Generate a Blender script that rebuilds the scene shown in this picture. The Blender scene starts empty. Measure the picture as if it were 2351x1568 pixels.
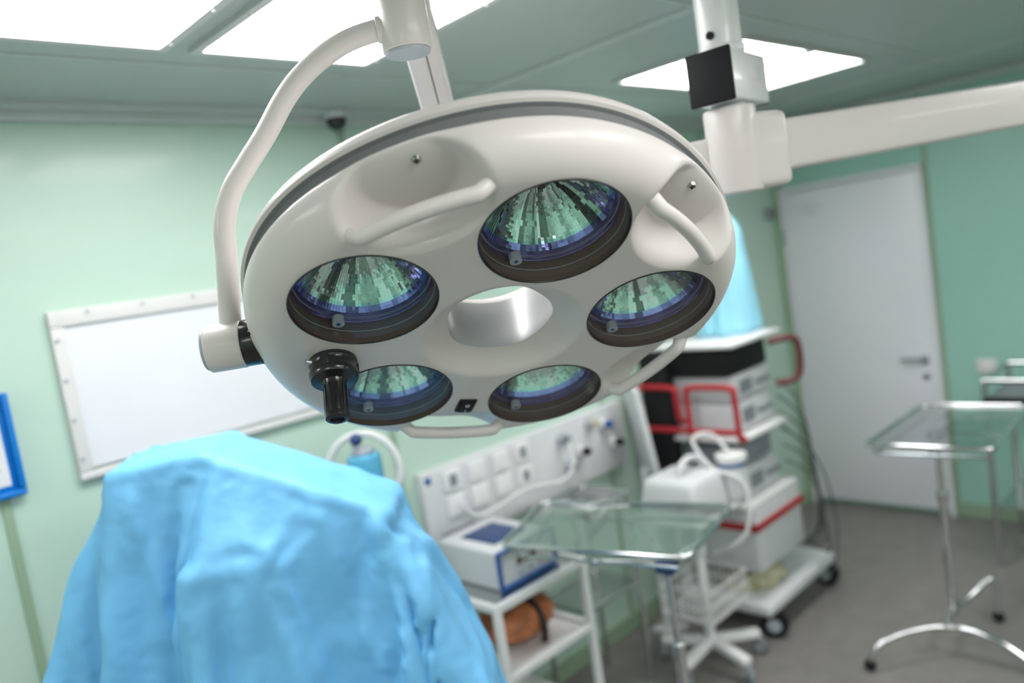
import bpy, bmesh, math, random
from mathutils import Vector, Matrix, noise
random.seed(7)
SC=bpy.context.scene
COL=SC.collection
SC.view_settings.view_transform='Standard'
# ------------------------------------------------------------------ materials
def mat(name,col,rough=.5,metal=0.,var=.04,scale=6.,bump=0.,bscale=60.,coat=0.,spec=.5,trans=0.,ior=1.45,bdist=.01):
    m=bpy.data.materials.new(name);m.use_nodes=True;nt=m.node_tree;b=nt.nodes["Principled BSDF"]
    b.inputs["Roughness"].default_value=rough;b.inputs["Metallic"].default_value=metal
    b.inputs["Coat Weight"].default_value=coat;b.inputs["Specular IOR Level"].default_value=spec
    b.inputs["Transmission Weight"].default_value=trans;b.inputs["IOR"].default_value=ior
    tc=nt.nodes.new("ShaderNodeTexCoord");n=nt.nodes.new("ShaderNodeTexNoise");n.inputs["Scale"].default_value=scale;n.inputs["Detail"].default_value=3
    nt.links.new(tc.outputs["Object"],n.inputs["Vector"])
    r=nt.nodes.new("ShaderNodeValToRGB")
    r.color_ramp.elements[0].position=.3;r.color_ramp.elements[1].position=.7
    r.color_ramp.elements[0].color=(*[c*(1-var) for c in col],1);r.color_ramp.elements[1].color=(*[min(1,c*(1+var)) for c in col],1)
    nt.links.new(n.outputs["Fac"],r.inputs[0]);nt.links.new(r.outputs[0],b.inputs["Base Color"])
    if bump:
        n2=nt.nodes.new("ShaderNodeTexNoise");n2.inputs["Scale"].default_value=bscale
        nt.links.new(tc.outputs["Object"],n2.inputs["Vector"])
        bp=nt.nodes.new("ShaderNodeBump");bp.inputs["Strength"].default_value=bump;bp.inputs["Distance"].default_value=bdist
        nt.links.new(n2.outputs["Fac"],bp.inputs["Height"]);nt.links.new(bp.outputs[0],b.inputs["Normal"])
    return m
def emis(name,col,s):
    m=bpy.data.materials.new(name);m.use_nodes=True;nt=m.node_tree;nt.nodes.clear()
    e=nt.nodes.new("ShaderNodeEmission");o=nt.nodes.new("ShaderNodeOutputMaterial");e.inputs[0].default_value=(*col,1);e.inputs[1].default_value=s
    nt.links.new(e.outputs[0],o.inputs[0]);return m
def glassy(name,tint=(1,1,1),rough=.02,base=.04,gain=.8):
    m=bpy.data.materials.new(name);m.use_nodes=True;nt=m.node_tree;nt.nodes.clear()
    o=nt.nodes.new("ShaderNodeOutputMaterial");mx=nt.nodes.new("ShaderNodeMixShader");t=nt.nodes.new("ShaderNodeBsdfTransparent");g=nt.nodes.new("ShaderNodeBsdfGlossy")
    f=nt.nodes.new("ShaderNodeLayerWeight");f.inputs[0].default_value=.5
    pw=nt.nodes.new("ShaderNodeMath");pw.operation='POWER';pw.inputs[1].default_value=4.5
    ad=nt.nodes.new("ShaderNodeMath");ad.operation='MULTIPLY_ADD';ad.inputs[1].default_value=gain;ad.inputs[2].default_value=base
    t.inputs[0].default_value=(*tint,1);g.inputs["Roughness"].default_value=rough
    nt.links.new(f.outputs["Facing"],pw.inputs[0]);nt.links.new(pw.outputs[0],ad.inputs[0]);nt.links.new(ad.outputs[0],mx.inputs[0]);nt.links.new(t.outputs[0],mx.inputs[1]);nt.links.new(g.outputs[0],mx.inputs[2]);nt.links.new(mx.outputs[0],o.inputs[0])
    return m
M_shell=mat("lamp_shell_plastic",(.68,.635,.615),.40,0,.01,4,.03,400,coat=.15)
M_band=mat("lamp_band_grey",(.17,.175,.18),.4)
M_hole=mat("lamp_hole_silver",(.40,.405,.41),.38,.2)
M_black=mat("black_plastic",(.012,.012,.013),.28,0,.1,20,coat=.3)
M_blackm=mat("black_matte",(.012,.012,.014),.6,0,.1,spec=.25)
M_brown=mat("lamp_cavity_brown",(.12,.085,.07),.45)
M_violet=mat("violet_rim",(.20,.15,.40),.16,.85,.3,30)
M_chrome=mat("chrome",(.66,.67,.68),.12,1,.03)
M_steel=mat("stainless_steel",(.58,.59,.59),.20,1,.04)
M_white=mat("white_enamel",(.76,.76,.76),.32,0,.015,coat=.2)
M_whited=mat("device_white",(.64,.65,.67),.4,0,.03)
M_grey=mat("grey_plastic",(.22,.24,.26),.45)
M_ltgrey=mat("lightgrey_plastic",(.42,.45,.50),.4)
M_red=mat("red_plastic",(.42,.02,.03),.35)
M_dred=mat("darkred_plastic",(.12,.03,.03),.4)
M_blue=mat("blue_plastic",(.01,.09,.34),.35)
M_dblue=mat("navy_plastic",(.02,.05,.16),.4)
M_board=mat("board_blue",(.0,.17,.58),.4)
M_wb=mat("panel_white",(.73,.74,.78),.25,0,.01,coat=.3)
M_frame=mat("frame_offwhite",(.66,.655,.645),.4,0,.02)
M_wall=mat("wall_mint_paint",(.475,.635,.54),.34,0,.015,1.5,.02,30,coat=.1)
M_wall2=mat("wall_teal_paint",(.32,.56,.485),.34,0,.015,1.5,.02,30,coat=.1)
M_seam=mat("seam_olive",(.28,.39,.27),.5)
M_ceil=mat("ceiling_greygreen",(.46,.505,.485),.38,0,.02,1.2)
M_trim=mat("trim_pale",(.56,.60,.58),.4)
M_floor=mat("floor_linoleum",(.21,.195,.185),.42,0,.10,9,.05,80)
M_door=mat("door_white",(.72,.73,.77),.35,0,.01)
M_drape=mat("drape_blue",(.16,.47,.79),.55,0,.08,6,.4,14,bdist=.02)
M_drape2=mat("drape_cyan",(.30,.64,.80),.6,0,.05,8,.25,200)
M_bag=mat("bag_orange",(.50,.17,.07),.5,0,.5,14,.4,12)
M_bag2=mat("bag_brown",(.03,.018,.015),.5)
M_hose=mat("hose_white",(.70,.71,.71),.4)
M_yellow=mat("cloth_yellow",(.50,.48,.32),.7,0,.2,20)
M_cable=mat("cable_dark",(.05,.06,.06),.5)
M_glass=glassy("clear_glass",(.98,.985,.985),.02,.03,.7)
M_trayg=glassy("tray_glass",(.80,.84,.83),.04,.24,.6)
M_light=emis("light_panel_diffuser",(1,.985,.975),15.5)
M_paper=mat("paper",(.70,.71,.73),.7)
M_skyb=mat("bottle_blue",(.10,.40,.60),.2)
# faceted reflector: colour from a face attribute
M_refl=bpy.data.materials.new("dichroic_reflector");M_refl.use_nodes=True
_nt=M_refl.node_tree;_b=_nt.nodes["Principled BSDF"];_a=_nt.nodes.new("ShaderNodeAttribute");_a.attribute_name="facet"
_nt.links.new(_a.outputs["Color"],_b.inputs["Base Color"]);_b.inputs["Metallic"].default_value=.9;_b.inputs["Roughness"].default_value=.12
# ------------------------------------------------------------------ helpers
def group(name,loc=(0,0,0)):
    e=bpy.data.objects.new(name,None);e.empty_display_size=.1;COL.objects.link(e);e.location=loc;return e
def link(name,me,mats,parent=None,smooth=None):
    o=bpy.data.objects.new(name,me);COL.objects.link(o)
    for m in (mats if isinstance(mats,(list,tuple)) else [mats]): me.materials.append(m)
    if smooth is not None:
        me.polygons.foreach_set("use_smooth",[True]*len(me.polygons))
        if smooth>0: me.set_sharp_from_angle(angle=math.radians(smooth))
    if parent:
        o.parent=parent;o.matrix_parent_inverse=Matrix.Translation(-Vector(parent.location))
    return o
def frombm(name,bm,mats,parent=None,smooth=None,recalc=True):
    if recalc: bmesh.ops.recalc_face_normals(bm,faces=bm.faces[:])
    me=bpy.data.meshes.new(name);bm.to_mesh(me);bm.free();return link(name,me,mats,parent,smooth)
def addbox(bm,c,s,rot=0.,bev=0.,M=None,mi=0):
    g=bmesh.ops.create_cube(bm,size=1.)
    vs=g["verts"]
    T=Matrix.Translation(Vector(c))@Matrix.Rotation(rot,4,'Z')@Matrix.Diagonal((s[0],s[1],s[2],1))
    if M is not None: T=M@Matrix.Diagonal((s[0],s[1],s[2],1))
    bmesh.ops.transform(bm,matrix=T,verts=vs)
    fs=set(f for v in vs for f in v.link_faces)
    for f in fs: f.material_index=mi
    if bev>0:
        es=list(set(e for v in vs for e in v.link_edges))
        bmesh.ops.bevel(bm,geom=es,offset=bev,segments=3,profile=.5,affect='EDGES',material=mi)
def box(name,lo,hi,m,parent=None,bev=0.,rot=0.):
    bm=bmesh.new();c=[(a+b)/2 for a,b in zip(lo,hi)];s=[abs(b-a) for a,b in zip(lo,hi)]
    addbox(bm,c,s,rot,bev);return frombm(name,bm,m,parent,30 if bev else None)
def axis_mat(a,b):
    a=Vector(a);b=Vector(b);d=(b-a);q=d.to_track_quat('Z','Y');return Matrix.Translation((a+b)/2)@q.to_matrix().to_4x4(),d.length
def addcyl(bm,a,b,r,r2=None,seg=28,mi=0,caps=True):
    T,L=axis_mat(a,b)
    g=bmesh.ops.create_cone(bm,cap_ends=caps,segments=seg,radius1=r,radius2=r if r2 is None else r2,depth=L,matrix=T)
    for v in g["verts"]:
        for f in v.link_faces: f.material_index=mi
def cyl(name,a,b,r,m,parent=None,r2=None,seg=28,bev=0.):
    bm=bmesh.new();addcyl(bm,a,b,r,r2,seg)
    if bev>0:
        es=[e for e in bm.edges if len(e.link_faces)==2 and any(len(f.verts)>6 for f in e.link_faces)]
        bmesh.ops.bevel(bm,geom=es,offset=bev,segments=3,profile=.5,affect='EDGES')
    return frombm(name,bm,m,parent,35)
def catmull(pts,n=8,closed=False):
    P=[Vector(p) for p in pts];out=[];N=len(P)
    rng=range(N) if closed else range(N-1)
    for i in rng:
        if closed: p0,p1,p2,p3=P[(i-1)%N],P[i],P[(i+1)%N],P[(i+2)%N]
        else: p0,p1,p2,p3=P[max(i-1,0)],P[i],P[i+1],P[min(i+2,N-1)]
        for k in range(n):
            t=k/n;out.append(.5*((2*p1)+(-p0+p2)*t+(2*p0-5*p1+4*p2-p3)*t*t+(-p0+3*p1-3*p2+p3)*t**3))
    if not closed: out.append(P[-1])
    return out
def addtube(bm,pts,r,seg=14,mi=0,closed=False):
    N=len(pts);pts=[Vector(p) for p in pts];rings=[]
    rad=r if isinstance(r,(list,tuple)) else [r]*N
    nrm=None
    for i,p in enumerate(pts):
        if closed: t=(pts[(i+1)%N]-pts[i-1]).normalized()
        else: t=(pts[min(i+1,N-1)]-pts[max(i-1,0)]).normalized()
        if nrm is None:
            nrm=t.orthogonal().normalized()
        nrm=(nrm-t*nrm.dot(t)).normalized();bn=t.cross(nrm)
        rings.append([bm.verts.new(p+(nrm*math.cos(2*math.pi*k/seg)+bn*math.sin(2*math.pi*k/seg))*rad[i]) for k in range(seg)])
    M_=N if closed else N-1
    for i in range(M_):
        A=rings[i];B=rings[(i+1)%N]
        for k in range(seg):
            f=bm.faces.new((A[k],A[(k+1)%seg],B[(k+1)%seg],B[k]));f.material_index=mi
    if not closed:
        for rr in (rings[0],rings[-1]):
            f=bm.faces.new(rr);f.material_index=mi
def tube(name,pts,r,m,parent=None,seg=14,closed=False,n=8,smooth_path=True):
    bm=bmesh.new();P=catmull(pts,n,closed) if smooth_path else pts
    addtube(bm,P,r,seg,0,closed);return frombm(name,bm,m,parent,50)
def sphere(name,c,r,m,parent=None,sc=(1,1,1),u=24,v=16):
    bm=bmesh.new();bmesh.ops.create_uvsphere(bm,u_segments=u,v_segments=v,radius=r,matrix=Matrix.Translation(Vector(c))@Matrix.Diagonal((*sc,1)))
    return frombm(name,bm,m,parent,60)
# ------------------------------------------------------------------ camera
az=math.radians(45.87);pt=math.radians(5.63);ro=math.radians(8.87)
Z=Vector((0,0,1));Fh=Vector((math.cos(az),math.sin(az),0));Rh=Vector((math.sin(az),-math.cos(az),0))
fw=Fh*math.cos(pt)-Z*math.sin(pt);u0=Fh*math.sin(pt)+Z*math.cos(pt)
Rr=Rh*math.cos(ro)-u0*math.sin(ro);Uu=Rh*math.sin(ro)+u0*math.cos(ro)
cd=bpy.data.cameras.new("camera");cam=bpy.data.objects.new("camera",cd);COL.objects.link(cam)
mw=Matrix.Identity(4)
for i in range(3): mw[i][0]=Rr[i];mw[i][1]=Uu[i];mw[i][2]=-fw[i]
mw[0][3],mw[1][3],mw[2][3]=0,0,1.86
cam.matrix_world=mw;cd.sensor_width=36;cd.lens=36*1814/2351;cd.clip_start=.02
cd.dof.use_dof=True;cd.dof.focus_distance=1.16;cd.dof.aperture_fstop=1.6;cd.dof.aperture_blades=9
SC.camera=cam
# ------------------------------------------------------------------ room
XR,YB,XL,YF,H=4.87,2.41,-2.6,-3.2,2.47
box("floor",(XL-.1,YF-.1,-.1),(XR+.1,YB+.1,0),M_floor)
box("wall_back",(XL-.1,YB,0),(XR+.1,YB+.1,H),M_wall)
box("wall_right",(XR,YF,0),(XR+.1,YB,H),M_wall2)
box("wall_left",(XL-.1,YF,0),(XL,YB,H),M_wall)
box("wall_front",(XL-.1,YF-.1,0),(XR+.1,YF,H),M_wall)
box("ceiling",(XL-.1,YF-.1,H),(XR+.1,YB+.1,H+.1),M_ceil)
bm=bmesh.new()
addbox(bm,((XL+XR)/2,YB-.015,H-.02),(XR-XL,.03,.04),bev=.008)
addbox(bm,((XL+XR)/2,YB-.06,H-.006),(XR-XL,.06,.012))
frombm("trim_1",bm,M_trim)
bm=bmesh.new();addbox(bm,(XR-.015,(YF+YB)/2,H-.02),(.03,YB-YF-.06,.04),bev=.008);frombm("trim_2",bm,M_trim)
bm=bmesh.new()
for y in (1.95,1.15,-.1,-1.3,-2.4): addbox(bm,((XL+XR)/2,y,H-.0015),(XR-XL,.012,.003))
for x in (-.9,2.0,4.1): addbox(bm,(x,(YF+YB)/2,H-.003),(.05,YB-YF,.006))
frombm("trim_3",bm,M_trim)
bm=bmesh.new()
for x in (-.77,.43,1.655,2.86,4.05): addbox(bm,(x,YB-.003,H/2-.02),(.022,.006,H-.04))
for y in (1.51-.0,.3,-.9): addbox(bm,(XR-.003,y,H/2-.02),(.006,.022,H-.04))
addbox(bm,(XR-.03,YB-.02,H/2-.02),(.06,.04,H-.04),bev=.01)
frombm("trim_4",bm,M_seam)
bm=bmesh.new();addbox(bm,((XL+XR)/2,YB-.008,.04),(XR-XL-.1,.016,.08),bev=.004);frombm("baseboard_back",bm,M_seam)
bm=bmesh.new();addbox(bm,(XR-.008,-.85,.04),(.016,4.68,.08),bev=.004);frombm("baseboard_right",bm,M_seam)
def panel(x0,x1,y0,y1):
    g=group("ceiling_light_panel",((x0+x1)/2,(y0+y1)/2,H))
    box("diffuser",(x0,y0,H-.006),(x1,y1,H-.001),M_light,g)
    bm=bmesh.new();w=.022
    for lo,hi in (((x0-w,y0-w),(x1+w,y0)),((x0-w,y1),(x1+w,y1+w)),((x0-w,y0),(x0,y1)),((x1,y0),(x1+w,y1))):
        addbox(bm,((lo[0]+hi[0])/2,(lo[1]+hi[1])/2,H-.006),(hi[0]-lo[0],hi[1]-lo[1],.012))
    for i in range(3):
        for x in (x0-w/2,x1+w/2): addcyl(bm,(x,y0+(y1-y0)*(.08+.42*i),H-.016),(x,y0+(y1-y0)*(.08+.42*i),H-.01),.005,seg=10)
    frombm("frame",bm,M_frame,g,30)
for y0,y1 in ((1.28,1.81),(-.55,-.02),(-2.4,-1.87)):  # panels out of view repeat the grid, added for even fill light
    for xs in ((-1.85,-1.32),):
        panel(xs[0],xs[0]+.47,y0,y1);panel(xs[0]+.56,xs[0]+1.03,y0,y1)
    panel(.34,.80,y0,y1);panel(.90,1.36,y0,y1)
    panel(2.50,2.97,y0,y1-.02);panel(3.03,3.50,y0,y1-.02)
# door
g=group("door_1",(XR-.02,1.95,0))
bm=bmesh.new();addbox(bm,(XR-.02,1.95,1.03),(.04,.80,1.99),bev=.004);frombm("leaf",bm,M_door,g,30)
bm=bmesh.new()
addbox(bm,(XR-.022,2.365,1.02),(.044,.025,2.04));addbox(bm,(XR-.022,1.535,1.02),(.044,.025,2.04));addbox(bm,(XR-.022,1.95,2.045),(.044,.855,.025))
frombm("door_frame",bm,M_door,g)
bm=bmesh.new()
addcyl(bm,(XR-.042,1.60,.95),(XR-.09,1.60,.95),.009,seg=14);addcyl(bm,(XR-.088,1.595,.95),(XR-.088,1.72,.95),.009,seg=14)
addbox(bm,(XR-.043,1.60,.94),(.006,.04,.05),bev=.002);addcyl(bm,(XR-.04,1.60,.84),(XR-.05,1.60,.84),.018,seg=18)
for z in (.25,1.75): addcyl(bm,(XR-.05,2.36,z-.05),(XR-.05,2.36,z+.05),.010,seg=12)
frombm("lever_handle",bm,M_steel,g,35)
bm=bmesh.new()
for i in range(4): addbox(bm,(XR-.041,2.2-.04*(i%2),1.93-.02*i),(.002,.16-.03*i,.006))
frombm("door_label",bm,M_ltgrey,g)
g=group("light_switch",(XR,1.30,.89));box("plate",(XR-.012,1.25,.85),(XR,1.35,.93),M_frame,g,.004);box("rocker",(XR-.017,1.28,.865),(XR-.011,1.32,.915),M_white,g,.002)
g=group("wall_junction_box",(4.7,YB,1.91));box("housing",(4.69,YB-.05,1.88),(4.735,YB-.001,1.95),M_grey,g,.006);cyl("lens",(4.712,YB-.05,1.915),(4.712,YB-.06,1.915),.015,M_dred,g,bev=.002)
# security camera
g=group("security_camera",(1.60,YB-.06,2.40))
cyl("mount",(1.60,YB-.07,H-.001),(1.60,YB-.07,H-.03),.04,M_whited,g,bev=.006)
sphere("dome",(1.60,YB-.07,H-.035),.035,M_black,g)
# ------------------------------------------------------------------ wall objects
g=group("wall_white_panel",(1.1,YB,1.68))
x0,x1,z0,z1=.61,1.60,1.45,1.92
box("sheet",(x0+.03,YB-.014,z0+.03),(x1-.03,YB-.001,z1-.03),M_wb,g)
bm=bmesh.new()
for lo,hi in (((x0,z0),(x1,z0+.022)),((x0,z1-.045),(x1,z1)),((x0,z0+.022),(x0+.035,z1-.045)),((x1-.035,z0+.022),(x1,z1-.045))):
    addbox(bm,((lo[0]+hi[0])/2,YB-.012,(lo[1]+hi[1])/2),(hi[0]-lo[0],.024,hi[1]-lo[1]),bev=.004)
frombm("frame",bm,M_frame,g,30)
bm=bmesh.new()
for i in range(6):
    x=x0+.1+.15*i;addcyl(bm,(x,YB-.024,z1-.012),(x,YB-.028,z1-.012),.006,seg=10)
for i in range(4):
    z=z0+.06+.11*i;addcyl(bm,(x0+.012,YB-.024,z),(x0+.012,YB-.028,z),.006,seg=10)
frombm("screws",bm,M_ltgrey,g,30)
g=group("wall_document_holder",(.36,YB,1.6))
box("backing",(.25,YB-.012,1.46),(.48,YB-.001,1.73),M_board,g,.005)
box("rim",(.25,YB-.03,1.46),(.48,YB-.012,1.475),M_board,g,.004);box("rim_side",(.465,YB-.03,1.476),(.48,YB-.012,1.73),M_board,g,.004)
box("paper_sheet",(.26,YB-.015,1.49),(.45,YB-.012,1.70),M_paper,g)
bm=bmesh.new()
for i in range(15): addbox(bm,(.37-.01*random.random(),YB-.0156,1.685-.0125*i),(.13-.03*random.random(),.0008,.003))
frombm("printed_lines",bm,M_grey,g)
# medical supply panel
g=group("medical_supply_panel",(2.3,YB,.98))
px0,px1,pz0,pz1=1.72,2.95,.82,1.13
box("board",(px0,YB-.04,pz0),(px1,YB-.001,pz1),M_whited,g,.006)
bm=bmesh.new()
for i in range(4):
    for j in range(2):
        x=1.86+i*.13;z=1.07-j*.1
        addbox(bm,(x,YB-.046,z),(.085,.014,.085),bev=.005)
frombm("socket_plates",bm,M_white,g,30)
bm=bmesh.new()
for (i,j) in ((0,0),(3,0),(3,1)):
    x=1.86+i*.13;z=1.07-j*.1
    addbox(bm,(x,YB-.0535,z),(.035,.004,.045),bev=.001)
for i in range(7): addbox(bm,(1.78+.025*i,YB-.041,.875),(.012,.004,.010));addbox(bm,(1.78+.025*i,YB-.041,.85),(.014,.004,.010))
frombm("socket_inserts",bm,M_grey,g)
box("round_mark",(1.735,YB-.043,1.085),(1.76,YB-.04,1.11),M_blue,g)
cols=[M_grey,M_blackm,M_yellow,M_blue,M_grey,M_blackm]
for i,(x,z) in enumerate(((2.50,1.06),(2.62,.97),(2.70,1.08),(2.80,1.05),(2.52,.93),(2.86,.95))):
    cyl("gas_outlet_%d"%(i+1),(x,YB-.04,z),(x,YB-.065,z),.028,M_white if i%2 else M_ltgrey,g,bev=.004)
    cyl("gas_fitting_%d"%(i+1),(x,YB-.06,z),(x,YB-.095,z),.018,cols[i],g,bev=.003)
tube("supply_hose",[(2.5,YB-.09,1.05),(2.47,YB-.12,.95),(2.40,YB-.10,.90),(2.2,YB-.09,.93),(1.95,YB-.08,.90),(1.85,YB-.08,.98)],.007,M_hose,g)
# ------------------------------------------------------------------ surgical lamp
LC=Vector((.8333,.8764,1.7533));LX=Vector((-.2345,-.7882,.5690));LY=Vector((-.8951,.4034,.1899));LZ=Vector((.3792,.4648,.8001))
def L(p,q,h): return LC+LX*p+LY*q+LZ*h
def LP(r,a,h): return L(r*math.cos(a),r*math.sin(a),h)
lamp=group("surgical_light",LC)
rad=math.radians
prof=[]  # (r,h,mat)
def smooth01(t): t=max(0,min(1,t));return t*t*(3-2*t)
for i in range(11):
    t=i/10;prof.append((.083+.046*t,.030*(1-smooth01(t)) ,0))
for i in range(1,91): prof.append((.129+(.322-.129)*i/90,0,0))
for i in range(1,29):
    a=math.pi/2*i/28;prof.append((.322+.056*math.sin(a),.058*(1-math.cos(a)),0))
prof+= [(.3765,.0605,1),(.3710,.063,1),(.3710,.083,1),(.3765,.085,0),(.381,.088,0),(.381,.096,0),(.377,.105,0),(.368,.114,0),(.353,.123,0),(.33,.131,0),(.28,.141,0),(.2,.146,0),(.125,.146,0),(.106,.144,0),(.098,.138,0),(.093,.125,2),(.089,.09,2),(.084,.05,2),(.0825,.036,2)]
NT=480
bm=bmesh.new();rows=[]
D_ANG=[rad(36),rad(-36),rad(180),rad(252)]
for (r,h,mi) in prof:
    row=[]
    for k in range(NT):
        a=2*math.pi*k/NT
        rr=r*(1+(.008*math.cos(5*a) if r>.2 else 0))
        if r<.11 and h<.13: rr=r*(1+.022*math.cos(5*a)*max(0,(.129-r)/.046 if h<.031 else 1))
        hh=h
        if h<.0601 and r>.2:
            for da in D_ANG:
                u=rr*math.sin(a-da);v=rr*math.cos(a-da)-.332
                s2=(u/.102)**2+(v/(.080 if v>0 else .088))**2
                if s2<1 and math.cos(a-da)>0:
                    s_=math.sqrt(s2)
                    lift=.050*smooth01((1-s_)/.42)**.75
                    hh=h+lift*max(0,1-h/.062)
        row.append(bm.verts.new(LP(rr,a,hh)))
    rows.append(row)
for i in range(len(prof)):
    A=rows[i];B=rows[(i+1)%len(prof)]
    mi=prof[i][2] if i+1<len(prof) else 2
    for k in range(NT):
        f=bm.faces.new((A[k],A[(k+1)%NT],B[(k+1)%NT],B[k]));f.material_index=mi
body=frombm("lamp_head",bm,[M_shell,M_band,M_hole,M_brown],lamp,50)
bm=bmesh.new();LENS=[]
for k in range(5):
    a=2*math.pi*k/5;cx,cy=.235*math.cos(a),.235*math.sin(a);LENS.append((cx,cy,a))
    rgs=[]
    for (r,h) in ((.1022,-.05),(.1022,.052),(.035,.128)):
        rgs.append([bm.verts.new(L(cx+r*math.cos(2*math.pi*i/128),cy+r*math.sin(2*math.pi*i/128),h)) for i in range(128)])
    for A,B in ((rgs[0],rgs[1]),(rgs[1],rgs[2])):
        for i in range(128): bm.faces.new((A[i],A[(i+1)%128],B[(i+1)%128],B[i]))
    bm.faces.new(rgs[0]);bm.faces.new(rgs[2])
bmesh.ops.recalc_face_normals(bm,faces=bm.faces[:])
cutm=bpy.data.meshes.new("cut");bm.to_mesh(cutm);bm.free();cutm.materials.append(M_brown)
cut=bpy.data.objects.new("cut",cutm);COL.objects.link(cut)
md=body.modifiers.new("b",'BOOLEAN');md.object=cut;md.operation='DIFFERENCE';md.solver='EXACT'
dg=bpy.context.evaluated_depsgraph_get();ev=body.evaluated_get(dg);nm=bpy.data.meshes.new_from_object(ev)
body.modifiers.clear();body.data=nm;bpy.data.objects.remove(cut)
nm.polygons.foreach_set("use_smooth",[True]*len(nm.polygons));nm.set_sharp_from_angle(angle=rad(50))
# optics
bmg=bmesh.new();bmv=bmesh.new();bmk=bmesh.new();bml=bmesh.new();bmb=bmesh.new();bmr=bmesh.new()
flay=bmr.loops.layers.color.new("facet")
for li,(cx,cy,a0) in enumerate(LENS):
    def Q(r,a,h): return L(cx+r*math.cos(a),cy+r*math.sin(a),h)
    ring=lambda r,h,n=96:[Q(r,2*math.pi*i/n,h) for i in range(n)]
    addtube(bmk,ring(.1017,-.0002),.0013,8,0,True)
    n=96
    def strip(b,r1,h1,r2,h2,mi=0):
        A=[b.verts.new(p) for p in ring(r1,h1)];B=[b.verts.new(p) for p in ring(r2,h2)]
        for i in range(n):
            f=b.faces.new((A[i],A[(i+1)%n],B[(i+1)%n],B[i]));f.material_index=mi
    strip(bml,.1005,.003,.1005,.034);strip(bml,.1005,.034,.0975,.034)
    strip(bmv,.0975,.034,.0965,.040,0);strip(bmv,.0965,.040,.0935,.041,1);strip(bmv,.0935,.041,.0925,.048,0)
    addtube(bmv,ring(.097,.035),.0014,8,0,True);addtube(bmv,ring(.0938,.0415),.0012,8,0,True)
    addtube(bmv,ring(.0995,.020),.0009,8,1,True)
    c=bmg.verts.new(L(cx,cy,.0035));R_=[bmg.verts.new(p) for p in ring(.1012,.004)]
    for i in range(n): bmg.faces.new((c,R_[i],R_[(i+1)%n]))
    NS,NR=120,30
    def prf(t):
        r=.0925*(1-t)+.012*t;h=.048+.064*(1-(r/.0925)**2.2);return r,h
    rs=random.Random(li*31+5);streak=[];tilt=[]
    while len(streak)<NS:
        run=rs.choice((1,1,2,2,3,4));b_=rs.choice((1.0,1.05,.92,1.1,.80,.55,.85,1.0));tt_=rs.uniform(-1,1)
        streak+= [b_]*run;tilt+=[tt_]*run
    shc={}
    for j in range(NR):
        for i in range(NS):
            key=(j//2,i//8)
            if key not in shc: shc[key]=rs.choice((0,0,0,0,1,-1))
            sh=shc[key]
            r1,h1=prf(j/NR);r2,h2=prf((j+1)/NR);a1=2*math.pi*i/NS;a2=2*math.pi*(i+1)/NS
            tl=(random.random()-.5)*.0004;tl2=tilt[(i+sh)%NS]*.0005+(random.random()-.5)*.0001
            vs=[bmr.verts.new(Q(r1,a1,h1+tl+tl2)),bmr.verts.new(Q(r1,a2,h1+tl-tl2)),bmr.verts.new(Q(r2,a2,h2-tl-tl2)),bmr.verts.new(Q(r2,a1,h2-tl+tl2))]
            f=bmr.faces.new(vs)
            rn=random.Random(j*977+li*100+i*7);w=rn.random();w2=rn.random()
            base=Vector((.84,1.0,.95))
            br=streak[(i+sh)%NS]*(.95+.1*w)
            t=j/NR
            if t<.04: base=base.lerp(Vector((.45,.40,.95)),.6)
            elif t<.10: base=base.lerp(Vector((.65,.88,1.)),.5)
            cc=base*br
            for lp in f.loops: lp[flay]=(min(1,cc[0]),min(1,cc[1]),min(1,cc[2]),1)
    addcyl(bmb,L(cx,cy,.112),L(cx,cy,.100),.0125,seg=20,mi=0)
    addcyl(bmb,L(cx,cy,.100),L(cx,cy,.085),.005,seg=16,mi=0)
    aa=rad(165)
    p=Vector((cx+.088*math.cos(aa),cy+.088*math.sin(aa)))
    addcyl(bmb,L(p.x,p.y,.034),L(p.x,p.y,.022),.009,seg=20,mi=2);addcyl(bmb,L(p.x,p.y,.022),L(p.x,p.y,.0212),.003,seg=14,mi=3)
frombm("lens_gaskets",bmk,M_black,lamp,60);frombm("cavity_liners",bml,M_brown,lamp,40)
frombm("reflector_rims",bmv,[M_violet,M_grey],lamp,40);frombm("cover_glasses",bmg,M_glass,lamp,0)
frombm("faceted_reflectors",bmr,M_refl,lamp,None,False)
frombm("bulbs_and_holders",bmb,[M_black,M_ltgrey,M_ltgrey,M_blue,M_steel],lamp,40)
# grab handles
bm=bmesh.new()
for da in D_ANG:
    pts=[]
    for i in range(33):
        t=-1+2*i/32;aa=da+rad(17)*t
        hh=-.003+.016*max(0,abs(t)-.8)/.2
        pts.append(LP(.323+.004*t*t,aa,hh))
    addtube(bm,pts,.0108,20)
frombm("grab_bars",bm,M_shell,lamp,60)
def screw(name,p,nrm,r=.0065):
    bm=bmesh.new();p=Vector(p);nrm=Vector(nrm).normalized();addcyl(bm,p-nrm*.002,p+nrm*.0018,r,r*.8,seg=18)
    t=nrm.orthogonal().normalized();b=nrm.cross(t)
    addbox(bm,(0,0,0),(r*1.2,r*.25,.001),M=Matrix.Translation(p+nrm*.002)@Matrix(((t.x,b.x,nrm.x,0),(t.y,b.y,nrm.y,0),(t.z,b.z,nrm.z,0),(0,0,0,1))),mi=1)
    addbox(bm,(0,0,0),(r*.25,r*1.2,.001),M=Matrix.Translation(p+nrm*.002)@Matrix(((t.x,b.x,nrm.x,0),(t.y,b.y,nrm.y,0),(t.z,b.z,nrm.z,0),(0,0,0,1))),mi=1)
    return frombm(name,bm,[M_steel,M_blackm],lamp,35)
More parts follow.
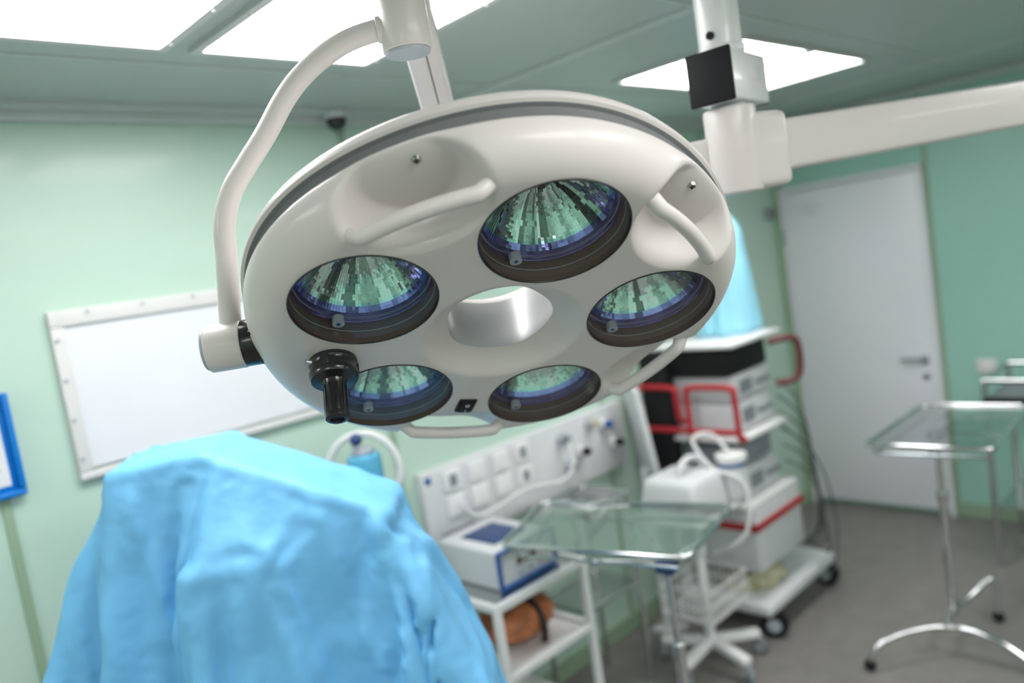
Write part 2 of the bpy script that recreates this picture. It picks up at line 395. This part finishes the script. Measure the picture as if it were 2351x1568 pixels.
screw("screw_1",LP(.352,rad(33),.050),-LZ);screw("screw_2",LP(.352,rad(-33),.050),-LZ)
screw("screw_3",LP(.371,rad(99),.036),LP(1,rad(99),-1)-LC,.005)
# rocker switch
def lbox(bm,p,q,h,s,ang=0,bev=0,mi=0):
    ca,sa=math.cos(ang),math.sin(ang);ex=LX*ca+LY*sa;ey=-LX*sa+LY*ca;o=L(p,q,h)
    Mx=Matrix(((ex.x,ey.x,LZ.x,o.x),(ex.y,ey.y,LZ.y,o.y),(ex.z,ey.z,LZ.z,o.z),(0,0,0,1)));addbox(bm,(0,0,0),s,M=Mx,bev=bev,mi=mi)
bm=bmesh.new();lbox(bm,-.222,.001,-.001,(.040,.031,.006),0,.001);lbox(bm,-.222,.001,-.004,(.032,.023,.007),0,.002)
lbox(bm,-.231,.001,-.0078,(.008,.0014,.0006),0,0,1)
addtube(bm,[L(-.213+.0036*math.cos(t*math.pi/8),.001+.0036*math.sin(t*math.pi/8),-.0078) for t in range(16)],.0006,6,1,True)
frombm("power_switch",bm,[M_blackm,M_whited],lamp,30)
# black positioning handle
hp=(.26*math.cos(rad(108)),.26*math.sin(rad(108)))
def H_(h,r,seg=40): return [(L(hp[0]+r*math.cos(2*math.pi*i/seg),hp[1]+r*math.sin(2*math.pi*i/seg),h)) for i in range(seg)]
bm=bmesh.new();pr=[(.0,.005),(.036,.002),(.0365,-.006),(.0345,-.009),(.0345,-.018),(.0365,-.021),(.0365,-.029),(.034,-.033),(.026,-.034),(.0185,-.036),(.0165,-.042),(.0160,-.070),(.0172,-.092),(.0168,-.0965),(.0140,-.098),(.0105,-.098),(.0095,-.094),(0,-.093)]
prev=None
for (r,h) in pr:
    cur=[bm.verts.new(L(hp[0],hp[1],h))]*40 if r==0 else [bm.verts.new(p) for p in H_(h,r)]
    if prev:
        for i in range(40):
            j=(i+1)%40;vs=[]
            for v in (prev[i],prev[j],cur[j],cur[i]):
                if v not in vs: vs.append(v)
            bm.faces.new(vs)
    prev=cur
for i in range(10):
    a=2*math.pi*i/10;lbox(bm,hp[0]+.0165*math.cos(a),hp[1]+.0165*math.sin(a),-.066,(.002,.004,.046),a,.0006)
for i in range(3):
    a=2*math.pi*i/3+.5;lbox(bm,hp[0]+.035*math.cos(a),hp[1]+.035*math.sin(a),-.014,(.004,.014,.016),a,.001)
frombm("positioning_handle",bm,M_black,lamp,35)
cyl("handle_knob",L(hp[0]+.02,hp[1]+.035,-.014),L(hp[0]+.022,hp[1]+.043,-.014),.004,M_steel,lamp)
# yoke
dv=Vector((-.779,.627,.0)).normalized();Pc=LC+LZ*.06
def Y(d,z,off=0): q=Pc+dv*d;return Vector((q.x,q.y,z))
jz=Pc.z
cyl("pivot_collar",Y(.366,jz),Y(.392,jz),.036,M_black,lamp,bev=.002)
cyl("pivot_housing",Y(.390,jz),Y(.445,jz),.037,M_shell,lamp,seg=48,bev=.003)
cyl("pivot_cap",Y(.444,jz),Y(.450,jz),.033,M_ltgrey,lamp,seg=48,bev=.002)
tube("yoke_tube",[Y(.408,jz+.02),Y(.402,1.87),Y(.394,1.93),Y(.387,1.985),Y(.368,2.03),Y(.340,2.065),Y(.305,2.105),Y(.272,2.148),Y(.243,2.178),Y(.205,2.205),Y(.16,2.226),Y(.11,2.236),Y(.07,2.236)],.0162,M_shell,lamp,seg=24)
hb=Y(.073,0)
def HB(z): return Vector((hb.x,hb.y,z))
cyl("hub",HB(2.200),HB(2.275),.0375,M_shell,lamp,seg=56,bev=.002)
cyl("hub_cap",HB(2.194),HB(2.201),.034,M_ltgrey,lamp,seg=56,bev=.002)
cyl("hub_collar",Y(.101,2.236),Y(.115,2.236),.0195,M_shell,lamp,seg=28,bev=.002)
cyl("hub_spindle",HB(2.274),HB(2.40),.034,M_ltgrey,lamp,seg=40,bev=.003)
# spring arm
def beam(name,a,b,w,h,m,parent,bev=.008):
    a=Vector(a);b=Vector(b);d=(b-a).normalized();s=d.cross(Z).normalized();u=s.cross(d)
    c=(a+b)/2;Mx=Matrix(((s.x,d.x,u.x,c.x),(s.y,d.y,u.y,c.y),(s.z,d.z,u.z,c.z),(0,0,0,1)))
    bm=bmesh.new();addbox(bm,(0,0,0),(w,(b-a).length,h),M=Mx,bev=bev);return frombm(name,bm,m,parent,30)
A1=Vector((.80,.94,2.352));B1=Vector((1.335,1.465,1.990))
beam("spring_arm",A1,B1,.060,.065,M_shell,lamp,.008)
dd=(B1-A1).normalized();ss=dd.cross(Z).normalized();un=ss.cross(dd)
beam("spring_arm_slot",A1+dd*.1-un*.0315+ss*.006,B1-un*.0315+ss*.006,.003,.004,M_band,lamp,.0005)
cyl("spring_arm_joint",(1.34,1.47,1.90),(1.34,1.47,2.07),.045,M_shell,lamp,bev=.006)
# ceiling arm system
arm=group("ceiling_mounted_arm",(1.505,.822,2.0))
gv=Vector((.994,.10,0)).normalized();gb=Vector((.91,-.415,0)).normalized();PA=Vector((1.505,.822,0))
def PAz(z,k=0,s=0,g=None):
    g=g or gv
    q=PA+g*k+Vector((g.y,-g.x,0))*s;return Vector((q.x,q.y,z))
cyl("ceiling_pole",PAz(2.20),PAz(2.47),.043,M_white,arm,seg=48)
cyl("pole_collar",PAz(2.205),PAz(2.222),.046,M_white,arm,seg=48,bev=.003)
beam("swivel_box",PAz(2.157,-.065),PAz(2.157,.115),.088,.098,M_white,arm,.006)
beam("swivel_box_cap",PAz(2.157,-.074),PAz(2.157,-.064),.094,.104,M_blackm,arm,.004)
beam("swivel_box_end",PAz(2.147,.110),PAz(2.147,.118),.080,.080,M_blackm,arm,.002)
beam("swivel_label",PAz(2.165,.030,.0442),PAz(2.165,.080,.0442),.0012,.03,M_frame,arm,.0003)
cyl("swivel_washer",PAz(2.098),PAz(2.112),.034,M_ltgrey,arm,seg=40)
cyl("elbow_column",PAz(1.928),PAz(2.100),.052,M_shell,arm,seg=56,bev=.006)
beam("elbow_block",PAz(2.007,-.02,0,gb),PAz(2.007,.105,0,gb),.100,.150,M_shell,arm,.016)
cyl("elbow_screw",PAz(2.24,-.0425),PAz(2.24,-.048),.008,M_blackm,arm)
beam("horizontal_arm",PAz(2.014,.09,0,gb),PAz(2.075,1.50,0,gb),.050,.104,M_shell,arm,.010)
cyl("arm_hub",PAz(2.00,1.52,0,gb),PAz(2.16,1.52,0,gb),.07,M_shell,arm,bev=.006)
cyl("arm_column",PAz(2.15,1.52,0,gb),PAz(2.47,1.52,0,gb),.05,M_shell,arm)
beam("link_arm",(1.49,.86,2.012),(1.34,1.47,2.012),.05,.07,M_shell,arm,.008)
# ------------------------------------------------------------------ draped equipment
dg_=group("draped_equipment",(.95,1.2,0))
def SD(s,d,z): q=Rh*s+Fh*d;return Vector((q.x,q.y,z))
bm=bmesh.new()
def hull(sz,d0,d1,spread=0.):
    b2=bmesh.new()
    for s,z in sz:
        for d in (d0-(spread if z<1.2 else 0),d1): b2.verts.new(SD(s,d,z))
    bmesh.ops.convex_hull(b2,input=b2.verts[:]);me=bpy.data.meshes.new("t");b2.to_mesh(me);b2.free();bm.from_mesh(me)
hull(((-.875,1.54),(-.68,1.555),(-.93,.35),(-.62,.35)),1.64,1.84,.04)
hull(((-.69,1.555),(-.33,1.375),(-.30,.35),(-.66,.35)),1.64,1.82)
hull(((-.875,1.52),(-1.035,1.30),(-1.075,1.12),(-1.075,.35),(-.90,.35)),1.70,1.82,.03)
hull(((-.34,1.36),(-.17,.99),(-.14,.35),(-.34,.35)),1.62,1.76,.05)
hull(((-.70,1.34),(-.59,1.34),(-.72,.8),(-.57,.8)),1.535,1.70)
core=frombm("equipment_frame",bm,M_ltgrey,dg_)
core.modifiers.new("c",'COLLISION');core.collision.thickness_outer=.012;core.collision.cloth_friction=15
bm=bmesh.new();bmesh.ops.create_grid(bm,x_segments=136,y_segments=124,size=1.0)
for v in bm.verts:
    x,y=v.co.x*1.14,v.co.y*.95
    v.co=SD(-.62+x,1.72+y,1.60+.012*noise.noise(Vector((x*5,y*5,0))))
sheet=frombm("drape_sheet",bm,M_drape,dg_,0)
cl=sheet.modifiers.new("cl",'CLOTH');st=cl.settings;st.quality=7;st.mass=.22;st.tension_stiffness=16;st.compression_stiffness=16;st.shear_stiffness=6;st.bending_stiffness=.35;st.air_damping=1.3
cl.collision_settings.collision_quality=3;cl.collision_settings.distance_min=.008
cl.point_cache.frame_start=1;cl.point_cache.frame_end=70
for f in range(1,61): SC.frame_set(f)
dg=bpy.context.evaluated_depsgraph_get();nm=bpy.data.meshes.new_from_object(sheet.evaluated_get(dg))
sheet.modifiers.clear();core.modifiers.clear();sheet.data=nm;SC.frame_set(1)
# crease relief: soft ridges that run down the hanging cloth
nrm=[v.normal.copy() for v in nm.vertices]
flip=1
for v,n_ in zip(nm.vertices,nrm):
    s=v.co.dot(Rh);d=v.co.dot(Fh);z=v.co.z
    q1=Vector((s*5.5+z*1.1,d*5.5,z*1.3));q2=Vector((s*11-z*2.5,d*11,z*3.2+5))
    r1=(1-abs(noise.noise(q1))*2.2);r1=max(0,r1)**2.5
    r2=(1-abs(noise.noise(q2))*2.4);r2=max(0,r2)**2
    amt=(.020*r1+.007*r2)*smooth01((1.56-z)/.12)
    up=n_ if (n_.z>0 or (n_.x*Fh.x+n_.y*Fh.y)<0) else n_*1
    o=Vector((n_.x,n_.y,n_.z*.3))
    # always push outward from the stand axis
    ax=SD(-.62,1.74,z)-v.co
    if o.dot(ax)>0: o=-o
    v.co=v.co+o*amt
    if v.co.z<.06: v.co.z=.06
    if v.co.y>2.36: v.co.y=2.36
nm.polygons.foreach_set("use_smooth",[True]*len(nm.polygons))
sb=sheet.modifiers.new("s",'SUBSURF');sb.levels=1;sb.render_levels=1
sl=sheet.modifiers.new("t",'SOLIDIFY');sl.thickness=.0015
bm=bmesh.new();addbox(bm,SD(-.63,1.76,.2),(.5,.24,.3),rot=math.atan2(Rh.y,Rh.x),bev=.02);frombm("equipment_base",bm,M_grey,dg_,30)
def caster(parent,x,y,r,w=.03,m=M_grey,ang=0.,top=None,i=1):
    d=Vector((math.cos(ang),math.sin(ang),0));bm=bmesh.new();c=Vector((x,y,r))
    for s in (-1,1): addcyl(bm,c+d*s*.006,c+d*s*w,r,r*.93,seg=24,mi=0);addcyl(bm,c+d*s*(w),c+d*s*(w+.002),r*.5,seg=20,mi=1)
    t=top or r*2+.03
    addcyl(bm,c+Vector((0,0,r*.2)),(x,y,t),.009,seg=12,mi=1);addbox(bm,(x,y,r*1.35),(w*2.0,w*2.0,r*1.1),rot=ang,bev=.005,mi=0)
    return frombm("caster_%d"%i,bm,[m,M_ltgrey],parent,35)
for i,(s,d) in enumerate(((-.85,1.66),(-.41,1.66),(-.85,1.86),(-.41,1.86))):
    q=SD(s,d,0);caster(dg_,q.x,q.y,.035,i=i+1)
# ------------------------------------------------------------------ breathing circuit stand (behind the drape)
g=group("breathing_circuit_stand",(1.36,2.2,0))
cyl("pole",(1.36,2.2,.05),(1.36,2.2,1.36),.012,M_chrome,g)
for i in range(4):
    a=i*math.pi/2+.4;beam("foot_%d"%(i+1),(1.36,2.2,.055),(1.36+.17*math.cos(a),2.2+.17*math.sin(a),.04),.025,.02,M_chrome,g,.003)
    sphere("foot_wheel_%d"%(i+1),(1.36+.17*math.cos(a),2.2+.17*math.sin(a),.022),.022,M_blackm,g)
pts=[(1.36+.115*math.cos(t)*.72,2.17-.115*math.cos(t)*.70,1.27+.125*math.sin(t)) for t in [rad(-50+i*28) for i in range(11)]]
tube("hose_loop",pts,.011,M_hose,g,n=6)
cyl("humidifier_bottle",(1.36,2.16,1.19),(1.36,2.16,1.33),.055,M_skyb,g,bev=.01);cyl("humidifier_cap",(1.36,2.16,1.33),(1.36,2.16,1.35),.035,M_ltgrey,g,bev=.004)
sphere("valve",(1.33,2.14,1.385),.020,M_dblue,g)
# ------------------------------------------------------------------ trolley cart with device
g=group("instrument_trolley",(1.84,2.14,0))
cx0,cx1,cy0,cy1=1.62,2.06,1.94,2.34
bm=bmesh.new()
for x in (cx0,cx1):
    for y in (cy0,cy1): addbox(bm,(x,y,.415),(.026,.026,.67),bev=.003)
for z in (.735,.485,.16):
    for y in (cy0,cy1): addbox(bm,((cx0+cx1)/2,y,z),(cx1-cx0,.024,.028),bev=.003)
    for x in (cx0,cx1): addbox(bm,(x,(cy0+cy1)/2,z),(.024,cy1-cy0,.028),bev=.003)
frombm("frame",bm,M_white,g,30)
box("top_shelf",(cx0+.01,cy0+.01,.740),(cx1-.01,cy1-.01,.750),M_steel,g)
box("middle_shelf",(cx0+.01,cy0+.01,.475),(cx1-.01,cy1-.01,.485),M_white,g);box("lower_shelf",(cx0+.01,cy0+.01,.155),(cx1-.01,cy1-.01,.165),M_white,g)
for i,(x,y) in enumerate(((cx0,cy0),(cx1,cy0),(cx0,cy1),(cx1,cy1))): caster(g,x,y,.04,.014,top=.1,i=i+1)
g=group("electrosurgical_unit",(1.82,2.15,.752))
box("case",(1.70,1.99,.753),(1.98,2.31,.890),M_whited,g,.008)
bm=bmesh.new()
for x in (1.70,1.98): addbox(bm,(x,1.986,.823),(.014,.014,.136),bev=.003)
for z in (.761,.888): addbox(bm,(1.84,1.986,z),(.28,.014,.012),bev=.003)
frombm("front_bezel",bm,M_blue,g,30)
box("top_tray",(1.76,2.06,.890),(1.92,2.24,.896),M_dblue,g,.002)
bm=bmesh.new()
for i in range(3): addbox(bm,(1.80+.035*i,1.988,.83),(.024,.006,.02),bev=.001)
frombm("front_controls",bm,M_dred,g,30)
bm=bmesh.new()
for i in range(3): addcyl(bm,(1.80+.05*i,1.99,.79),(1.80+.05*i,1.978,.79),.008,seg=14)
frombm("front_sockets",bm,M_ltgrey,g,30)
g=group("resuscitator_bag_case",(1.84,2.1,.5))
bm=bmesh.new();bmesh.ops.create_icosphere(bm,subdivisions=4,radius=1,matrix=Matrix.Identity(4))
for v in bm.verts:
    p=v.co;n_=noise.noise(p*2.2)*.12
    v.co=Vector((1.85+p.x*(.165+.05*n_),2.11+p.y*.12,.575+p.z*(.075+.1*n_)))
    if v.co.z<.502: v.co.z=.502
frombm("bag_body",bm,M_bag,g,0)
tube("strap",[(1.86,1.985,.505),(1.865,1.985,.57),(1.87,2.02,.625),(1.875,2.10,.658),(1.88,2.18,.64),(1.885,2.225,.57)],.014,M_bag2,g)
# ------------------------------------------------------------------ mayo tables
def tray_table(name,corners,z,leg,base,frame_rot=0):
    c=sum((Vector(p) for p in corners),Vector((0,0)))/4
    g=group(name,(c.x,c.y,0))
    P=[Vector((p[0],p[1],z)) for p in corners]
    pts=[]
    for i in range(4):
        a,b,d=P[i-1],P[i],P[(i+1)%4]
        e1=(a-b).normalized()*.03;e2=(d-b).normalized()*.03
        pts+=[b+e1,b+e1*.3+e2*.3,b+e2]
    bm=bmesh.new();addtube(bm,pts,.0075,12,0,True)
    inner=[p+(Vector((c.x,c.y,z))-p).normalized()*.05-Vector((0,0,.045)) for p in P]
    addtube(bm,inner,.006,10,0,True)
    for i in range(4): addcyl(bm,P[i]+(Vector((c.x,c.y,z))-P[i]).normalized()*.03,inner[i],.005,seg=10)
    frombm("rim",bm,M_chrome,g,50)
    bm=bmesh.new();vs=[bm.verts.new(p-Vector((0,0,.004))) for p in P];bm.faces.new(vs)
    vs=[bm.verts.new(p-Vector((0,0,.010))) for p in P];bm.faces.new(vs);frombm("tray_sheet",bm,M_trayg,g)
    lx,ly=leg
    cyl("post",(lx,ly,.10),(lx,ly,.62),.017,M_chrome,g);cyl("post_inner",(lx,ly,.6),(lx,ly,z-.05),.012,M_chrome,g);cyl("post_collar",(lx,ly,.60),(lx,ly,.645),.022,M_steel,g,bev=.003)
    bm=bmesh.new();addtube(bm,[(lx,ly,z-.05),inner[0].lerp(inner[1],.5)],.008,10);addtube(bm,[(lx,ly,z-.05),inner[2].lerp(inner[3],.5)],.008,10)
    addtube(bm,[inner[1].lerp(inner[2],.5),(lx,ly,z-.05)],.008,10);frombm("support_arms",bm,M_chrome,g,50)
    box("clamp",(lx-.03,ly-.03,z-.085),(lx+.03,ly+.03,z-.045),M_dblue,g,.006)
    for i,b in enumerate(base): tube("base_tube_%d"%(i+1),b,.0125,M_chrome,g)
    ends=[b[0] for b in base]+[b[-1] for b in base]
    k=1
    for e in ends:
        if e[2]<.08: sphere("wheel_%d"%k,(e[0],e[1],.024),.024,M_blackm,g,(1,1,1));k+=1
    return g
tray_table("instrument_tray_table",[(1.65,1.90),(1.80,1.28),(2.23,1.38),(2.04,2.07)],.955,(1.86,1.40),
   [[(1.66,1.16,.035),(1.70,1.24,.11),(1.86,1.40,.12),(2.02,1.56,.11),(2.08,1.66,.035)],[(1.86,1.40,.12),(2.0,1.28,.11),(2.14,1.14,.10),(2.18,1.10,.035)]])
tray_table("instrument_tray_table",[(3.03,1.26),(3.05,.82),(3.72,.85),(3.70,1.26)],.95,(3.44,1.13),
   [[(3.02,1.33,.035),(3.05,1.30,.10),(3.16,1.22,.125),(3.27,1.10,.125),(3.28,.95,.11),(3.27,.80,.035)],[(3.27,1.10,.125),(3.36,1.13,.125),(3.44,1.13,.12),(3.56,1.08,.16),(3.63,1.03,.20),(3.645,1.02,.14),(3.645,1.02,.035)]])
g=group("surgical_instruments",(1.95,1.75,.975))
bm=bmesh.new()
for i in range(6):
    x=1.93+.03*i;y=1.72+.05*(i%3);a=rad(20+25*i)
    d=Vector((math.cos(a),math.sin(a),0))*.08
    addtube(bm,[Vector((x,y,.966))-d,Vector((x,y,.970)),Vector((x,y,.966))+d],.003,8)
    addtube(bm,[Vector((x,y,.967))+d+Vector((.012*math.cos(t),.012*math.sin(t),0)) for t in [j*math.pi/5 for j in range(10)]],.002,6,0,True)
frombm("scissors_and_clamps",bm,M_steel,g,40)
# far table
g=group("steel_side_table",(4.45,.85,0))
bm=bmesh.new()
for (x,y) in ((4.23,1.15),(4.23,.55),(4.68,1.15),(4.68,.55)): addcyl(bm,(x,y,.0),(x,y,.94),.014,seg=14)
for z in (.84,.94):
    addtube(bm,[(4.23,1.15,z),(4.68,1.15,z),(4.68,.55,z),(4.23,.55,z)],.012,10,0,True)
frombm("frame",bm,M_steel,g,40)
box("top",(4.24,.56,.838),(4.67,1.14,.850),M_grey,g);box("edge",(4.215,.54,.82),(4.235,1.16,.86),M_blackm,g,.004);box("lower_shelf",(4.24,.56,.30),(4.67,1.14,.31),M_steel,g)
# ------------------------------------------------------------------ tower
g=group("endoscopy_tower",(3.35,2.0,0))
box("base",(3.04,1.76,.11),(3.74,2.24,.17),M_whited,g,.02)
for i,(x,y) in enumerate(((3.70,1.80),(3.10,1.78),(3.70,2.20),(3.10,2.20))): caster(g,x,y,.062,.026,M_blackm,rad(20*i),.125,i+1)
bm=bmesh.new()
for (x,y) in ((3.12,2.24),(3.50,2.24)): addbox(bm,(x,y,.74),(.04,.05,1.20),bev=.006)
frombm("uprights",bm,M_whited,g,30)
for i,z in enumerate((.62,.93,1.36)): box("shelf_%d"%(i+1),(3.06,1.80,z-.02),(3.52,2.26,z),M_white,g,.006)
box("drawer_unit",(3.08,1.80,.30),(3.52,2.20,.60),M_whited,g,.012)
box("drawer_red_stripe",(3.07,1.79,.50),(3.53,1.802,.53),M_red,g);box("drawer_red_stripe_side",(3.066,1.79,.50),(3.082,2.2,.53),M_red,g)
box("camera_unit",(3.13,1.86,.94),(3.47,2.18,1.07),M_whited,g,.008);box("light_source_unit",(3.13,1.86,1.08),(3.47,2.18,1.20),M_whited,g,.008)
box("insufflator_unit",(3.13,1.86,.63),(3.45,2.18,.76),M_whited,g,.008);box("recorder_unit",(3.15,1.88,.77),(3.45,2.18,.87),M_grey,g,.006)
box("monitor_rear",(3.10,1.86,1.205),(3.47,2.20,1.325),M_blackm,g,.01)
bm=bmesh.new()
for (z0_,z1_) in ((.95,1.06),(1.09,1.19),(.64,.75)):
    addbox(bm,(3.24,1.856,(z0_+z1_)/2),(.10,.008,(z1_-z0_)*.6));
    for i in range(3): addcyl(bm,(3.34+.045*i,1.86,(z0_+z1_)/2),(3.34+.045*i,1.84,(z0_+z1_)/2),.013,seg=16)
frombm("front_panels",bm,M_grey,g,30)
box("side_cover",(3.04,2.16,.62),(3.12,2.30,1.34),M_blackm,g,.01)
for i,(ya,yb,za,zb) in enumerate(((1.80,2.04,.93,1.17),(2.10,2.36,1.0,1.17))):
    tube("red_handle_%d"%(i+1),[(3.08,ya,za),(3.04,ya,za+.02),(3.03,ya,zb-.04),(3.03,ya+.02,zb),(3.03,yb-.02,zb),(3.03,yb,zb-.04),(3.03,yb,za+.02),(3.06,yb,za)],.014,M_red,g)
tube("red_rail",[(3.03,1.80,.97),(3.03,2.36,.97)],.014,M_red,g,smooth_path=False)
tube("push_handle",[(3.40,1.81,1.31),(3.44,1.75,1.32),(3.49,1.71,1.30),(3.50,1.71,1.18),(3.48,1.73,1.12),(3.42,1.80,1.11)],.016,M_dred,g)
for i in range(6):
    tube("cable_%d"%(i+1),[(3.47,1.83,1.12-.08*i),(3.52+.01*i,1.75,1.0-.08*i),(3.53+.015*i,1.72,.75-.10*i),(3.56,1.74,.4-.03*i),(3.50,1.80,.3)],.004,M_cable,g)
tube("cable_loose",[(3.48,1.84,.9),(3.58,1.72,.7),(3.62,1.68,.4),(3.55,1.68,.18),(3.42,1.70,.175)],.004,M_cable,g)
# blue cover on the tower
bm=bmesh.new();NA,NZ=72,24;rw=[]
for j in range(NZ+1):
    t=j/NZ;z=1.362+.60*(1-t);row=[]
    for i in range(NA):
        a=2*math.pi*i/NA;r=(.105+.035*t)*min(1,math.sqrt(min(1,.12+5*t))) + .012*t*math.sin(a*7+2*t)+.009*t*math.sin(a*11)
        row.append(bm.verts.new((3.43+r*1.15*math.cos(a),2.02+r*math.sin(a),z)))
    rw.append(row)
for j in range(NZ):
    for i in range(NA): bm.faces.new((rw[j][i],rw[j][(i+1)%NA],rw[j+1][(i+1)%NA],rw[j+1][i]))
bm.faces.new(rw[0]);bm.faces.new(rw[-1]);frombm("blue_dust_cover",bm,M_drape2,g,0)
# white slanted panel left of tower
g=group("standing_white_monitor",(2.93,2.2,0))
beam("panel",(2.90,2.20,.80),(2.86,2.23,1.22),.20,.03,M_whited,g,.008)
beam("support",(2.92,2.25,.02),(2.90,2.24,.82),.03,.03,M_whited,g,.004);box("foot",(2.85,2.17,.0),(2.98,2.30,.03),M_whited,g,.006)
# ------------------------------------------------------------------ suction aspirator on wheeled stand
sx,sy=2.76,1.90
g=group("aspirator_on_stand",(sx,sy,0))
cyl("pole",(sx,sy,.10),(sx,sy,.70),.020,M_white,g);cyl("pole_collar",(sx,sy,.50),(sx,sy,.56),.028,M_whited,g,bev=.003)
for i in range(5):
    a=2*math.pi*i/5+.63;ex,ey=sx+.22*math.cos(a),sy+.22*math.sin(a)
    beam("base_leg_%d"%(i+1),(sx,sy,.115),(ex,ey,.095),.05,.035,M_white,g,.008);caster(g,ex,ey,.036,.016,M_grey,a+.6,.09,i+1)
box("platform",(sx-.20,sy-.16,.70),(sx+.18,sy+.16,.715),M_white,g,.004)
bm=bmesh.new();bmesh.ops.create_cube(bm,size=1,matrix=Matrix.Translation((sx-.05,sy+.01,.795))@Matrix.Diagonal((.28,.30,.16,1)))
for v in bm.verts:
    if v.co.z>.8: v.co.x=(v.co.x-sx)*.85+sx;v.co.y=(v.co.y-sy)*.82+sy
bmesh.ops.bevel(bm,geom=bm.edges[:],offset=.03,segments=4,profile=.5,affect='EDGES');frombm("housing",bm,M_whited,g,40)
tube("carry_handle",[(sx-.10,sy-.02,.86),(sx-.09,sy-.02,.91),(sx-.02,sy-.02,.935),(sx+.06,sy-.02,.91),(sx+.07,sy-.02,.86)],.014,M_whited,g)
jx,jy=sx+.15,sy-.12
cyl("suction_jar",(jx,jy,.72),(jx,jy,.88),.06,M_whited,g,bev=.012);cyl("jar_lid",(jx,jy,.88),(jx,jy,.915),.066,M_white,g,bev=.006);cyl("jar_label_band",(jx,jy,.865),(jx,jy,.878),.062,M_blue,g)
tube("suction_hose",[(jx,jy,.91),(sx+.13,sy-.05,1.0),(sx+.06,sy,.99),(sx+.05,sy-.08,.88),(sx+.1,sy-.2,.8),(sx+.06,sy-.2,.6),(sx+.03,sy-.05,.5)],.009,M_hose,g)
bm=bmesh.new()
for z in (.28,.34,.40):
    addtube(bm,[(sx-.15,sy-.12,z),(sx+.15,sy-.12,z),(sx+.15,sy+.12,z),(sx-.15,sy+.12,z)],.0045,8,0,True)
for i in range(13):
    x=sx-.15+.025*i
    addtube(bm,[(x,sy-.12,.40),(x,sy-.12,.27),(x,sy+.12,.27),(x,sy+.12,.40)],.0028,6)
for i in range(11):
    y=sy-.12+.024*i
    addtube(bm,[(sx-.15,y,.40),(sx-.15,y,.27),(sx+.15,y,.27),(sx+.15,y,.40)],.0028,6)
frombm("wire_basket",bm,M_white,g,50)
# crumpled cloth on the tower base
g=group("folded_cloth",(3.35,1.92,.17))
bm=bmesh.new();bmesh.ops.create_icosphere(bm,subdivisions=4,radius=1)
for v in bm.verts:
    p=v.co.copy();n_=noise.noise(p*3)*.35+noise.noise(p*7)*.15
    v.co=Vector((3.27+p.x*.17*(1+n_),1.97+p.y*.14*(1+n_),max(.171,.20+p.z*.07*(1+n_))))
frombm("cloth",bm,M_yellow,g,0)
# second steel table behind
g=group("steel_instrument_cart",(2.35,2.1,0))
bm=bmesh.new()
for (x,y) in ((2.18,2.06),(2.18,2.30),(2.52,2.06),(2.52,2.30)): addcyl(bm,(x,y,0),(x,y,.86),.011,seg=12)
for z in (.84,.45):
    addtube(bm,[(2.18,2.06,z),(2.52,2.06,z),(2.52,2.30,z),(2.18,2.30,z)],.010,10,0,True)
frombm("frame",bm,M_steel,g,40)
box("top_shelf",(2.18,2.06,.835),(2.52,2.30,.842),M_steel,g);box("lower_shelf",(2.18,2.06,.445),(2.52,2.30,.452),M_steel,g)
# world
w=bpy.data.worlds.new("world");SC.world=w;w.use_nodes=True;w.node_tree.nodes["Background"].inputs[0].default_value=(.8,.9,1,1);w.node_tree.nodes["Background"].inputs[1].default_value=.2
